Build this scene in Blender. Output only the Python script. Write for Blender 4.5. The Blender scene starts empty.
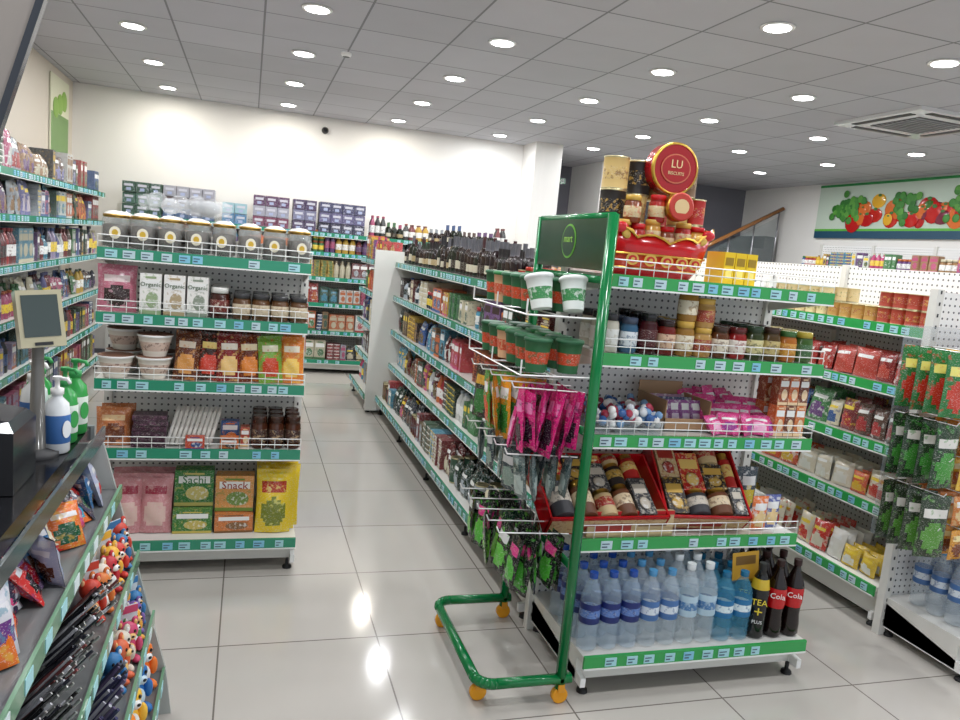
import bpy, math, random
from mathutils import Matrix, Vector
R=random.Random(7)
def C(r,g,b):
    def f(x):
        x/=255.0
        return x/12.92 if x<=0.04045 else ((x+0.055)/1.055)**2.4
    return (f(r),f(g),f(b))
WHITE=C(238,238,236); OFFW=C(224,223,217); BLACK=C(18,18,20); DARK=C(45,45,48)
TEAL=C(48,142,110); GREEN=C(50,158,80); DGREEN=C(8,112,58); TAG=C(165,215,222)
PAL=[C(190,30,35),C(215,105,30),C(230,185,45),C(50,130,60),C(30,85,155),C(110,60,130),C(235,235,230),
     C(205,70,125),C(90,50,30),C(20,20,25),C(60,150,180),C(165,120,65),C(130,15,25),C(232,222,190),C(20,80,50),C(180,190,200)]
def mute(c,k=.25,g=.15): return tuple(x*(1-k)+g*k for x in c)
PALM=[mute(c) for c in PAL]
# ---------------------------------------------------------------- materials
MATS={}
def newmat(n):
    m=bpy.data.materials.new(n); m.use_nodes=True
    nt=m.node_tree; p=nt.nodes['Principled BSDF']; MATS[n]=m
    return m,nt,p
def attr(nt,name):
    a=nt.nodes.new('ShaderNodeAttribute'); a.attribute_name=name; return a
def N(nt,t,**k):
    n=nt.nodes.new(t)
    for a,v in k.items(): setattr(n,a,v)
    return n
def math_(nt,op,a,b=None):
    n=nt.nodes.new('ShaderNodeMath'); n.operation=op
    for i,x in enumerate((a,b)):
        if x is None: continue
        if isinstance(x,(int,float)): n.inputs[i].default_value=x
        else: nt.links.new(x,n.inputs[i])
    return n.outputs[0]
def colmat(n,rough,metal=0,alpha=1,coat=0):
    m,nt,p=newmat(n); a=attr(nt,'Col')
    nt.links.new(a.outputs['Color'],p.inputs['Base Color'])
    p.inputs['Roughness'].default_value=rough; p.inputs['Metallic'].default_value=metal
    p.inputs['Alpha'].default_value=alpha
    return m
colmat('plain',.5); colmat('gloss',.15); colmat('metal',.3,1.0); colmat('clear',.04,0,.24); colmat('film',.12,0,.2)
def printmat(n,rough,scale,lo,hi,k1,k2):
    m,nt,p=newmat(n); a=attr(nt,'Col'); a2=attr(nt,'Col2')
    tc=N(nt,'ShaderNodeTexCoord')
    no=N(nt,'ShaderNodeTexNoise'); no.inputs['Scale'].default_value=scale; no.inputs['Detail'].default_value=3
    nt.links.new(tc.outputs['Object'],no.inputs['Vector'])
    mr=N(nt,'ShaderNodeMapRange'); mr.inputs[1].default_value=lo; mr.inputs[2].default_value=hi; mr.inputs[4].default_value=k1
    nt.links.new(no.outputs['Fac'],mr.inputs[0])
    mx=N(nt,'ShaderNodeMix',data_type='RGBA'); nt.links.new(mr.outputs[0],mx.inputs[0]); nt.links.new(a.outputs['Color'],mx.inputs[6]); nt.links.new(a2.outputs['Color'],mx.inputs[7])
    mp=N(nt,'ShaderNodeMapping'); mp.inputs['Scale'].default_value=(1,1,3.5); nt.links.new(tc.outputs['Object'],mp.inputs['Vector'])
    n2=N(nt,'ShaderNodeTexNoise'); n2.inputs['Scale'].default_value=140; n2.inputs['Detail'].default_value=1
    nt.links.new(mp.outputs[0],n2.inputs['Vector'])
    g2=math_(nt,'MULTIPLY',math_(nt,'GREATER_THAN',n2.outputs['Fac'],.64),k2)
    m2=N(nt,'ShaderNodeMix',data_type='RGBA'); nt.links.new(g2,m2.inputs[0]); nt.links.new(mx.outputs[2],m2.inputs[6]); m2.inputs[7].default_value=(.75,.73,.66,1)
    nt.links.new(m2.outputs[2],p.inputs['Base Color']); p.inputs['Roughness'].default_value=rough
printmat('print',.35,70,.54,.62,.65,.45); printmat('foil',.2,45,.56,.64,.6,.4); printmat('boxprint',.4,60,.57,.64,.5,.5)
m,nt,p=newmat('perf'); geo=N(nt,'ShaderNodeNewGeometry'); sp=N(nt,'ShaderNodeSeparateXYZ'); nt.links.new(geo.outputs['Position'],sp.inputs[0])
h=math_(nt,'ADD',sp.outputs[0],sp.outputs[1])
def cell(v): return math_(nt,'ABSOLUTE',math_(nt,'SUBTRACT',math_(nt,'FRACT',math_(nt,'MULTIPLY',v,34.0)),.5))
a=cell(h); b_=cell(sp.outputs[2])
d=math_(nt,'SQRT',math_(nt,'ADD',math_(nt,'MULTIPLY',a,a),math_(nt,'MULTIPLY',b_,b_)))
g=math_(nt,'LESS_THAN',d,.17); mx=N(nt,'ShaderNodeMix',data_type='RGBA'); nt.links.new(g,mx.inputs[0]); mx.inputs[6].default_value=(*WHITE,1); mx.inputs[7].default_value=(.10,.10,.11,1)
nt.links.new(mx.outputs[2],p.inputs['Base Color']); p.inputs['Roughness'].default_value=.4
def tilemat(n,base,grout,size,ox,oy,gw,rough,var=.06,bump=0):
    m,nt,p=newmat(n); geo=N(nt,'ShaderNodeNewGeometry'); mp=N(nt,'ShaderNodeMapping')
    mp.inputs['Location'].default_value=(-ox/size,-oy/size,0); mp.inputs['Scale'].default_value=(1/size,)*3
    nt.links.new(geo.outputs['Position'],mp.inputs['Vector'])
    s=N(nt,'ShaderNodeSeparateXYZ'); nt.links.new(mp.outputs[0],s.inputs[0])
    def e(v): return math_(nt,'GREATER_THAN',math_(nt,'ABSOLUTE',math_(nt,'SUBTRACT',math_(nt,'FRACT',v),.5)),.5-gw/size/2)
    g=math_(nt,'MAXIMUM',e(s.outputs[0]),e(s.outputs[1]))
    fl=N(nt,'ShaderNodeVectorMath',operation='FLOOR'); nt.links.new(mp.outputs[0],fl.inputs[0])
    wn=N(nt,'ShaderNodeTexWhiteNoise'); nt.links.new(fl.outputs[0],wn.inputs['Vector'])
    no=N(nt,'ShaderNodeTexNoise'); no.inputs['Scale'].default_value=3; no.inputs['Detail'].default_value=5; nt.links.new(geo.outputs['Position'],no.inputs['Vector'])
    v=math_(nt,'ADD',math_(nt,'MULTIPLY',wn.outputs['Value'],var),math_(nt,'MULTIPLY',no.outputs['Fac'],var))
    hs=N(nt,'ShaderNodeHueSaturation'); hs.inputs['Color'].default_value=(*base,1); nt.links.new(math_(nt,'ADD',v,1-var),hs.inputs['Value'])
    mx=N(nt,'ShaderNodeMix',data_type='RGBA'); nt.links.new(g,mx.inputs[0]); nt.links.new(hs.outputs[0],mx.inputs[6]); mx.inputs[7].default_value=(*grout,1)
    nt.links.new(mx.outputs[2],p.inputs['Base Color']); p.inputs['Roughness'].default_value=rough
tilemat('floor_tile',C(184,179,172),C(112,106,100),.6,-.04,2.80,.006,.11)
tilemat('ceiling_tile',C(178,178,184),C(122,122,126),.61,.33-.305,3.8-.3,.014,.8,.10)
def wallmat(n,c):
    m,nt,p=newmat(n); no=N(nt,'ShaderNodeTexNoise'); no.inputs['Scale'].default_value=4; no.inputs['Detail'].default_value=4
    hs=N(nt,'ShaderNodeHueSaturation'); hs.inputs['Color'].default_value=(*c,1)
    nt.links.new(math_(nt,'ADD',math_(nt,'MULTIPLY',no.outputs['Fac'],.08),.96),hs.inputs['Value']); nt.links.new(hs.outputs[0],p.inputs['Base Color']); p.inputs['Roughness'].default_value=.7
wallmat('wall_paint',C(230,228,224)); wallmat('wall_grey',C(110,110,118)); wallmat('wall_left',C(205,196,182))
m,nt,p=newmat('lamp'); p.inputs['Base Color'].default_value=(1,1,1,1); p.inputs['Emission Color'].default_value=(.97,.98,1,1); p.inputs['Emission Strength'].default_value=14
# ---------------------------------------------------------------- builder
class B:
    def __init__(s,name): s.n=name; s.v=[];s.f=[];s.c=[];s.c2=[];s.m=[];s.s=[];s.M=Matrix.Identity(4)
    def add(s,vs,fs,c,m='plain',c2=None,sm=False,M=None):
        T=s.M@M if M is not None else s.M
        o=len(s.v)
        for v in vs: s.v.append(tuple(T@Vector(v)))
        il=isinstance(c,list)
        for i,f in enumerate(fs):
            s.f.append(tuple(o+k for k in f)); cc=c[i] if il else c
            s.c.append(cc); s.c2.append(c2 if c2 else cc); s.m.append(m[i] if isinstance(m,list) else m); s.s.append(sm)
    def mesh(s):
        me=bpy.data.meshes.new(s.n); me.from_pydata(s.v,[],s.f)
        ms=[]
        for k in s.m:
            if k not in ms: ms.append(k)
        for k in ms: me.materials.append(MATS[k])
        ix={k:i for i,k in enumerate(ms)}
        me.polygons.foreach_set('material_index',[ix[k] for k in s.m]); me.polygons.foreach_set('use_smooth',s.s)
        for an,src in (('Col',s.c),('Col2',s.c2)):
            at=me.color_attributes.new(an,'FLOAT_COLOR','CORNER'); d=[]
            for f,c in zip(s.f,src): d+= [c[0],c[1],c[2],1.0]*len(f)
            at.data.foreach_set('color',d)
        me.update(); return me
    def obj(s,parent=None,loc=None):
        o=bpy.data.objects.new(s.n,s.mesh()); bpy.context.scene.collection.objects.link(o)
        if loc: o.location=loc
        if parent: o.parent=parent
        return o
def inst(me,name,loc,rz=0,sc=1):
    o=bpy.data.objects.new(name,me); o.location=loc; o.rotation_euler=(0,0,rz); o.scale=(sc,sc,sc)
    bpy.context.scene.collection.objects.link(o); return o
T=Matrix.Translation
def RX(a): return Matrix.Rotation(math.radians(a),4,'X')
def RY(a): return Matrix.Rotation(math.radians(a),4,'Y')
def RZ(a): return Matrix.Rotation(math.radians(a),4,'Z')
def box(b,x0,x1,y0,y1,z0,z1,c,m='plain',c2=None,M=None):
    vs=[(x,y,z) for x in (x0,x1) for y in (y0,y1) for z in (z0,z1)]
    b.add(vs,[(0,1,3,2),(4,6,7,5),(0,4,5,1),(2,3,7,6),(0,2,6,4),(1,5,7,3)],c,m,c2,False,M)
def lathe(b,prof,x=0,y=0,z=0,seg=14,M=None,c2=None,sx=1,sy=1):
    vs=[];fs=[];cs=[];ms=[]
    st=None
    for i,pr in enumerate(prof):
        for k in range(seg):
            a=2*math.pi*k/seg; vs.append((x+pr[0]*math.cos(a)*sx,y+pr[0]*math.sin(a)*sy,z+pr[1]))
        if len(pr)>2: st=pr[2:]
        if i>0:
            for k in range(seg):
                k2=(k+1)%seg; fs.append(((i-1)*seg+k,(i-1)*seg+k2,i*seg+k2,i*seg+k)); cs.append(st[0]); ms.append(st[1] if len(st)>1 else 'plain')
    b.add(vs,fs,cs,ms,c2,True,M)
    b.add(vs[:seg],[tuple(reversed(range(seg)))],cs[0],ms[0],c2,False,M)
    b.add(vs[-seg:],[tuple(range(seg))],cs[-1],ms[-1],c2,False,M)
def tube(b,pts,r,c,m='plain',seg=6,M=None):
    for p,q in zip(pts[:-1],pts[1:]):
        p=Vector(p);q=Vector(q);d=(q-p)
        if d.length<1e-6: continue
        u=d.normalized(); a=u.orthogonal().normalized(); w=u.cross(a)
        p2=p-u*r*.4;q2=q+u*r*.4
        vs=[]
        for e in (p2,q2):
            for k in range(seg):
                t=2*math.pi*(k+.5)/seg; vs.append(tuple(e+a*math.cos(t)*r+w*math.sin(t)*r))
        fs=[(k,(k+1)%seg,seg+(k+1)%seg,seg+k) for k in range(seg)]+[tuple(reversed(range(seg))),tuple(range(seg,2*seg))]
        b.add(vs,fs,c,m,None,seg>6,M)
def ell(b,x,y,z,rx,ry,rz,c,m='plain',seg=12,rings=8,M=None,c2=None):
    vs=[];fs=[]
    for i in range(rings+1):
        t=math.pi*i/rings
        for k in range(seg):
            a=2*math.pi*k/seg; vs.append((x+rx*math.sin(t)*math.cos(a),y+ry*math.sin(t)*math.sin(a),z-rz*math.cos(t)))
    for i in range(rings):
        for k in range(seg):
            k2=(k+1)%seg; fs.append((i*seg+k,i*seg+k2,(i+1)*seg+k2,(i+1)*seg+k))
    b.add(vs,fs,c,m,c2,True,M)
def disc(b,x,y,z,rx,rz,c,m='plain',seg=16,M=None,c2=None):
    vs=[(x+rx*math.cos(2*math.pi*k/seg),y,z+rz*math.sin(2*math.pi*k/seg)) for k in range(seg)]
    vs+=[(v[0],y+.0012,v[2]) for v in vs]
    fs=[tuple(range(seg))]+[(k,seg+k,seg+(k+1)%seg,(k+1)%seg) for k in range(seg)]
    b.add(vs,fs,c,m,c2,False,M)
def style(bg,pic,title):
    def f(u,v):
        if .64<v<.82 and .14<u<.86: return title
        if ((u-.5)/.37)**2+((v-.33)/.23)**2<1: return pic
        return bg
    return f
def pouch(b,w,h,t,fn,M,nx=8,nz=11,c2=None,m='foil'):
    if not callable(fn):
        cc=fn; fn=lambda u,v:cc
    ph=R.random()*6
    for side in (-1,1):
        vs=[];fs=[];cs=[]
        for j in range(nz+1):
            v=j/nz
            sv=max(0,min(1,math.sin(math.pi*min(1,max(0,(v*.94+.03))))))**.55
            if v>.93: sv=0
            for i in range(nx+1):
                u=i/nx; su=(1-abs(2*u-1)**3)
                wob=.003*math.sin(v*15+u*9+ph)*(side)
                vs.append(((u-.5)*w*(1-.05*sv*math.sin(math.pi*v)),side*(t/2*sv*su+.0006)+wob*su,v*h))
        for j in range(nz):
            for i in range(nx):
                q=(j*(nx+1)+i,j*(nx+1)+i+1,(j+1)*(nx+1)+i+1,(j+1)*(nx+1)+i)
                fs.append(q if side<0 else tuple(reversed(q))); cs.append(fn((i+.5)/nx,(j+.5)/nz))
        b.add(vs,fs,cs,m,c2,True,M)
def text(b,s,size,c,M,ext=.0006,m='plain'):
    cu=bpy.data.curves.new('t','FONT'); cu.body=s; cu.size=size; cu.extrude=ext; cu.align_x='CENTER'; cu.align_y='CENTER'; cu.resolution_u=2
    o=bpy.data.objects.new('t',cu); bpy.context.scene.collection.objects.link(o)
    dg=bpy.context.evaluated_depsgraph_get(); me=bpy.data.meshes.new_from_object(o.evaluated_get(dg))
    b.add([tuple(v.co) for v in me.vertices],[tuple(p.vertices) for p in me.polygons],c,m,None,False,M@RX(90))
    bpy.data.objects.remove(o); bpy.data.curves.remove(cu); bpy.data.meshes.remove(me)
I4=Matrix.Identity(4)
# ---------------------------------------------------------------- product primitives
def p_box(b,M,w,d,h,c,c2,c3):
    box(b,-w/2,w/2,-d/2,d/2,0,h,c,'boxprint',c2,M)
    box(b,-w*.4,w*.4,-d/2-.001,-d/2,h*.64,h*.84,c3,'plain',None,M)
    box(b,-w*.5,w*.5,-d/2-.0008,-d/2,0,h*.1,c2,'plain',None,M)
    box(b,-w*.25,w*.25,-d/2-.0012,-d/2,h*.88,h*.93,c2,'plain',None,M)
    disc(b,w*.08,-d/2-.0015,h*.36,w*.3,h*.2,c2,'print',12,M,c3)
def p_bottle(b,M,r,h,liq,lab,cap,m='gloss',seg=12,lab2=None):
    lathe(b,[(r*.9,0),(r,h*.03,liq,m),(r,h*.22,liq,m),(r*1.02,h*.24,lab,'print'),(r*1.02,h*.55,lab,'print'),(r,h*.57,liq,m),(r*.97,h*.66,liq,m),(r*.6,h*.8,liq,m),(r*.36,h*.87,liq,m),(r*.36,h*.91,liq,m),(r*.42,h*.92,cap,'plain'),(r*.42,h,cap,'plain')],seg=seg,M=M,c2=lab2)
def p_wine(b,M,r,h,liq,lab,cap,seg=10):
    lathe(b,[(r*.95,0),(r,h*.02,liq,'gloss'),(r,h*.14,liq,'gloss'),(r*1.01,h*.15,lab,'print'),(r*1.01,h*.36,lab,'print'),(r,h*.37,liq,'gloss'),(r,h*.56,liq,'gloss'),(r*.75,h*.66,liq,'gloss'),(r*.36,h*.74,liq,'gloss'),(r*.36,h*.82,cap,'plain'),(r*.38,h,cap,'plain')],seg=seg,M=M)
def p_jar(b,M,r,h,con,lab,lid,seg=14,lab2=None):
    lathe(b,[(r*.88,0),(r,h*.06,con,'gloss'),(r,h*.2,con,'gloss'),(r*1.015,h*.21,lab,'print'),(r*1.015,h*.6,lab,'print'),(r,h*.61,con,'gloss'),(r*.95,h*.74,con,'gloss'),(r*.82,h*.81,con,'gloss'),(r*.9,h*.815,lid,'gloss'),(r*.9,h*.985,lid,'gloss'),(r*.84,h,lid,'gloss')],seg=seg,M=M,c2=lab2)
def p_can(b,M,r,h,lab,lab2,seg=14):
    g=C(200,190,150)
    lathe(b,[(r*.95,0),(r,h*.02,g,'metal'),(r*.97,h*.05,g,'metal'),(r*.97,h*.3,lab,'plain'),(r*.97,h*.7,lab,'print'),(r*.97,h*.95,lab,'plain'),(r,h*.97,g,'metal'),(r,h,g,'metal'),(r*.9,h*.985,g,'metal')],seg=seg,M=M,c2=lab2)
def p_cup(b,M,r,h,c,c2,lid):
    lathe(b,[(r*.72,0),(r*.78,h*.25,c,'plain'),(r*.88,h*.6,c2,'print'),(r*.95,h*.88,c,'plain'),(r*1.04,h*.89,lid,'plain'),(r*1.04,h*.96,lid,'plain'),(r*.95,h,lid,'plain')],seg=16,M=M,c2=c)
def stock(b,M,x0,x1,z,depth,maxh,kinds,seed,rows=2,pal=PAL,dmax=.1,fill=.96):
    rr=random.Random(seed); b.M=M; x=x0; tries=0
    while x<x1-.05 and tries<400:
        tries+=1
        k=rr.choice(kinds); c=rr.choice(pal); c2=rr.choice(pal); c3=rr.choice([WHITE,C(235,205,70),C(235,235,232),c2])
        hh=maxh*rr.uniform(.68,1.05); n=rr.randint(1,3)
        if k=='box': w=rr.uniform(.05,.13); d=rr.uniform(.05,dmax)
        elif k in('bottle','wine'): w=rr.uniform(.058,.08); d=w
        elif k in('jar','can','cup'): w=rr.uniform(.06,.085); d=w; hh=min(hh,w*1.9)
        else: w=rr.uniform(.09,.15); d=.05
        if x+w>x1: break
        stack=2 if (k in('can','jar') and hh*2<maxh*1.15) else 1
        flat=(k=='box' and rr.random()<.25)
        for i in range(n):
            if x+w>x1: break
            if rr.random()<fill:
              for q in range(rows):
                y=-depth+.02+d/2+q*(d+.006)
                if y+d/2>-.04: break
                jy=rr.uniform(0,.012)
                Mm=T((x+w/2,y+jy,z))@RZ(rr.uniform(-8,8))
                if k=='box':
                    if flat:
                        zz=0
                        while zz<maxh*.8:
                            p_box(b,Mm@T((rr.uniform(-.004,.004),0,zz))@RZ(rr.uniform(-5,5)),w*.94,d,.036,c,c2,c3); zz+=.038
                    else: p_box(b,Mm,w*.96,d,hh,c,c2,c3)
                elif k=='bottle': p_bottle(b,Mm,w*.48,hh,c2 if rr.random()<.3 else c,c3,c2,seg=10,lab2=c)
                elif k=='wine': p_wine(b,Mm,w*.48,hh*rr.uniform(.95,1),rr.choice([C(20,28,15),C(25,8,10),C(38,20,10)]),rr.choice([C(200,192,170),C(60,50,40),C(170,150,110)]),c,seg=9)
                elif k=='jar':
                    for s in range(stack): p_jar(b,Mm@T((0,0,s*hh)),w*.48,hh,c,c3,c2,seg=10,lab2=c)
                elif k=='can':
                    for s in range(stack): p_can(b,Mm@T((0,0,s*hh)),w*.48,hh,c,c3,seg=10)
                elif k=='cup': p_cup(b,Mm,w*.48,hh,c,c3,WHITE)
                else: pouch(b,w*.97,hh*rr.uniform(.92,1.03),d,style(c,c2,c3),Mm@RX(rr.uniform(-12,-2))@RY(rr.uniform(-5,5)),6,9,c2 if rr.random()<.5 else c3)
            x+=w+.003
    b.M=I4
# ---------------------------------------------------------------- gondola shelving (local: x along, front -y)
def fence(b,L,y,z,h=.055,step=.055,c=WHITE):
    for zz in (z+h*.5,z+h): tube(b,[(0,y,zz),(L,y,zz)],.0022,c,'gloss',4)
    n=max(2,int(L/step))
    for i in range(n+1): tube(b,[(L*i/n,y,z-.005),(L*i/n,y,z+h)],.0016,c,'gloss',4)
def unit(M,L,depth,levels,H,rail,d0=None,fences=(),panel='perf',tags=True,seed=1,kick=True,bay=.9,name='gondola_shelf',endpanel=False):
    b=B(name); rr=random.Random(seed); b.M=M; d0=d0 or depth
    box(b,0,L,-.018,-.002,.05,H,WHITE,panel)
    n=max(1,round(L/bay))
    for i in range(n+1):
        x=L*i/n; box(b,x-.018,x+.018,-.04,0,.0,H+.01,OFFW,'gloss')
        for k in range(int(H/.05)):
            if L<1.2: box(b,x-.004,x+.004,-.0415,-.04,.06+k*.05,.075+k*.05,DARK)
    for li,z in enumerate(levels):
        d=d0 if li==0 else depth
        box(b,0,L,-d,-.02,z-.028,z,OFFW,'gloss')
        box(b,0,L,-d-.012,-d,z-.045,z+.004,rail,'gloss')
        box(b,0,L,-d-.014,-d-.011,z-.047,z-.041,WHITE,'gloss')
        for i in range(n+1):
            x=min(max(L*i/n,.004),L-.004)
            if li>0:
                b.add([(x-.003,-.03,z-.028),(x-.003,-d,z-.028),(x-.003,-d,z-.04),(x-.003,-.03,z-.10),(x+.003,-.03,z-.028),(x+.003,-d,z-.028),(x+.003,-d,z-.04),(x+.003,-.03,z-.10)],
                  [(0,1,2,3),(7,6,5,4),(0,4,5,1),(1,5,6,2),(2,6,7,3),(3,7,4,0)],OFFW)
        if tags:
            x=.03
            while x<L-.07:
                w=rr.uniform(.035,.05)
                if rr.random()<.85:
                    c=rr.choice([TAG,TAG,C(190,215,222),C(130,195,220)])
                    box(b,x,x+w,-d-.0145,-d-.012,z-.036,z-.004,c)
                    box(b,x+.004,x+w-.012,-d-.0152,-d-.0145,z-.017,z-.013,C(70,90,110)); box(b,x+.004,x+w-.02,-d-.0152,-d-.0145,z-.029,z-.024,C(70,90,110))
                x+=w+rr.uniform(.008,.05)
        if li in fences: fence(b,L,-d-.004,z)
    if kick:
        z=levels[0]-.028
        box(b,0,L,-d0+.05,-.02,.045,z,OFFW,'gloss')
        for x in (0,L-.02):
            b.add([(x,-.0,.04),(x,-d0+.0,.04),(x,-d0+.0,.075),(x,-.04,z),(x+.02,-.0,.04),(x+.02,-d0+.0,.04),(x+.02,-d0+.0,.075),(x+.02,-.04,z)],
                [(0,1,2,3),(7,6,5,4),(0,4,5,1),(1,5,6,2),(2,6,7,3),(3,7,4,0)],WHITE,'gloss')
        for i in range(n+1):
            x=min(max(L*i/n,.03),L-.03)
            for y in (-d0+.04,-.05): lathe(b,[(.022,0),(.02,.012,BLACK),(.008,.015,BLACK),(.008,.046,BLACK)],x,y,0,8)
    if endpanel: box(b,-.03,0,-d0-.1,0,.03,H+.03,OFFW,'gloss')
    b.M=I4; return b.obj()
# ================================================================= ROOM
CZ=2.95
def slab(name,x0,x1,y0,y1,z0,z1,mat):
    b=B(name); box(b,x0,x1,y0,y1,z0,z1,WHITE,mat); return b.obj()
slab('floor',-2.0,7.8,-1.5,10.9,-.06,0,'floor_tile')
slab('ceiling',-2.0,7.8,-1.5,10.9,CZ,CZ+.08,'ceiling_tile')
slab('wall_back',-2.0,3.25,9.3,9.42,0,CZ,'wall_paint')
slab('wall_left',-2.0,-1.87,-1.5,9.3,0,CZ,'wall_left')
slab('wall_right',7.62,7.8,-1.5,10.9,0,CZ,'wall_paint')
slab('wall_alcove_back',3.25,7.62,10.75,10.9,0,CZ,'wall_grey')
slab('wall_pillar',3.25,3.6,8.85,9.42,0,CZ,'wall_paint')
slab('wall_alcove_side',3.25,3.4,9.42,10.75,0,CZ,'wall_paint')
slab('wall_stair_block',4.55,5.2,9.7,10.75,0,CZ,'wall_paint')
slab('baseboard_back',-1.87,3.25,9.285,9.3,0,.1,'wall_grey')
slab('baseboard_left',-1.87,-1.855,-1.5,9.28,0,.1,'wall_grey')
b=B('staircase')
for i in range(11):
    x=5.35+i*.2; box(b,x,x+.2,9.75,10.6,0,.3+i*.19,C(90,88,90))
tube(b,[(5.4,9.7,1.45),(7.55,9.7,2.62)],.03,C(150,100,55),'gloss',8)
for i in range(6):
    x=5.5+i*.4; z=1.45+(x-5.4)*.544; tube(b,[(x,9.7,max(.2,z-.95)),(x,9.7,z)],.012,C(180,180,185),'metal',8)
b.add([(5.45,9.7,.6),(7.5,9.7,1.7),(7.5,9.7,2.5),(5.45,9.7,1.4)],[(0,1,2,3)],C(150,165,165),'clear')
b.obj()
# downlights
b=B('ceiling_downlight')
lathe(b,[(.085,0),(.098,-.004,WHITE,'gloss'),(.09,-.012,WHITE,'gloss'),(.072,-.010,WHITE,'gloss')],seg=24)
vs=[(.072*math.cos(2*math.pi*k/24),.072*math.sin(2*math.pi*k/24),-.0125) for k in range(24)]
b.add(vs,[tuple(reversed(range(24)))],WHITE,'lamp')
me=b.mesh()
ld=bpy.data.lights.new('downlight_lamp','AREA'); ld.shape='DISK'; ld.size=.14; ld.energy=11.0; ld.color=(.96,.975,1)
lw=bpy.data.lights.new('downlight_lamp_warm','AREA'); lw.shape='DISK'; lw.size=.14; lw.energy=10.5; lw.color=(1,.94,.83)
for i in range(-1,6):
    for j in range(-2,5):
        x=.33+1.21*i; y=3.8+1.24*j
        o=inst(me,'ceiling_downlight',(x,y,CZ))
        l=bpy.data.objects.new('lamp',lw if (j==4 and i<2) else ld); l.location=(0,0,-.02); l.parent=o; bpy.context.scene.collection.objects.link(l)
b=B('ceiling_air_conditioner'); box(b,4.75,5.65,4.7,5.6,CZ-.03,CZ-.001,C(215,215,215),'gloss'); box(b,4.95,5.45,4.9,5.4,CZ-.034,CZ-.03,C(70,70,72))
for k in range(10): box(b,4.95,5.45,4.92+k*.05,4.935+k*.05,CZ-.04,CZ-.034,C(150,150,150))
for s in ((4.8,4.86,4.85,5.45),(5.54,5.6,4.85,5.45),(4.9,5.5,4.74,4.8),(4.9,5.5,5.5,5.56)): box(b,*s,CZ-.034,CZ-.03,C(50,50,52))
b.obj()
b=B('smoke_detector'); lathe(b,[(.04,0),(.04,-.015,WHITE),(.028,-.03,WHITE),(.01,-.031,DARK)],seg=16); b.obj(loc=(.63,6.05,CZ))
b=B('security_camera'); lathe(b,[(.04,0),(.04,.02,DARK),(.036,.04,BLACK,'gloss'),(.02,.06,BLACK,'gloss')],seg=16,M=RX(90)); box(b,-.045,.045,-.006,0,-.045,.045,OFFW); b.obj(loc=(.78,9.3,2.80))
b=B('exit_sign'); box(b,4.05,4.2,10.1,10.14,2.62,2.70,C(20,90,50),'gloss'); tube(b,[(4.12,10.12,2.70),(4.12,10.12,CZ)],.008,DARK); text(b,'EXIT',.05,WHITE,T((4.125,10.097,2.66))); b.obj()
# vegetable banner on right wall
b=B('vegetable_banner'); M0=T((7.6,9.0,2.2))@RZ(-90); b.M=M0
Lb=4.0
box(b,0,Lb,-.012,0,0,.72,C(190,205,190)); box(b,0,Lb,-.016,-.012,.0,.1,C(25,70,95)); box(b,0,Lb,-.018,-.012,.095,.125,C(90,170,60)); box(b,0,Lb,-.016,-.012,.69,.72,C(40,140,70))
rr=random.Random(3)
vegc=[C(190,30,25),C(225,170,50),C(90,150,50),C(60,110,40),C(120,40,60),C(215,110,50),C(190,40,30),C(180,30,30)]
for k in range(60):
    x=rr.uniform(.55,Lb-.2); z=rr.uniform(.2,.42+.10*math.sin(x*1.6)); c=rr.choice(vegc); r=rr.uniform(.06,.14)
    ell(b,x,-.014-k*.0002,z,r,.006,r*rr.uniform(.7,1.1),c,'gloss',14,6)
    disc(b,x+.01,-.022-k*.0002,z+r*.6,r*.25,r*.15,C(50,110,40))
for x in (.5,.62,1.5,2.3):
    for k in range(26): ell(b,x+rr.gauss(0,.10),-.03,.40+rr.gauss(0,.08),.05,.004,.05,rr.choice([C(40,110,35),C(85,150,55),C(60,130,45)]),'plain',10,6)
b.M=I4; b.obj()
b=B('wall_poster'); b.M=T((-1.865,8.3,2.02))@RZ(90)
box(b,0,.75,-.012,0,0,.85,C(215,215,190)); box(b,.02,.73,-.014,-.012,.02,.5,C(95,140,60),'print',C(60,110,40))
for k in range(3): ell(b,.2+.17*k,-.014,.55+.05*k,.12,.006,.1,C(130,170,70))
b.M=I4; b.obj()
b=B('hanging_sign_board'); b.M=T((-.445,1.8,1.86))@RY(16.2)
box(b,-.55,-.012,-.006,.006,-.2,.6,C(150,142,135),'gloss')
for s in ((-.565,-.55,-.2,.615),(-.014,0,-.215,.615),(-.565,0,-.215,-.2),(-.565,0,.6,.615)): box(b,s[0],s[1],-.012,.012,s[2],s[3],C(48,52,60),'gloss')
b.M=I4
for q in ((-.79,2.53),(-.30,2.43)): tube(b,[(q[0],1.8,q[1]-.03),(q[0],1.8,CZ)],.004,DARK)
b.obj()
# ================================================================= LEFT ENDCAP + RUN
LV=[.16,.57,.875,1.16,1.43]
unit(T((-.6,3.87,0)),.87,.38,LV,1.50,TEAL,.42,fences=(1,2,3,4),seed=3)
unit(T((-.165,6.8,0))@RZ(-90),2.9,.40,[.16,.5,.82,1.13,1.4],1.5,TEAL,.43,seed=4)
unit(T((-.165,3.9,0))@RZ(90),2.9,.40,[.16,.5,.82,1.13,1.4],1.5,TEAL,.43,seed=5)
b=B('packaged_groceries'); b2=B('packaged_groceries')
for k,z in enumerate([.16,.5,.82,1.13,1.4]):
    stock(b,T((-.165,6.8,0))@RZ(-90),.03,2.87,z+.002,.4,.2 if k<4 else .13,['box','pouch','bottle'],50+k,pal=PALM)
    stock(b2,T((-.165,3.9,0))@RZ(90),.03,2.87,z+.002,.4,.2 if k<4 else .13,['box','pouch','bottle'],60+k,pal=PALM)
b.obj(); b2.obj()
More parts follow.
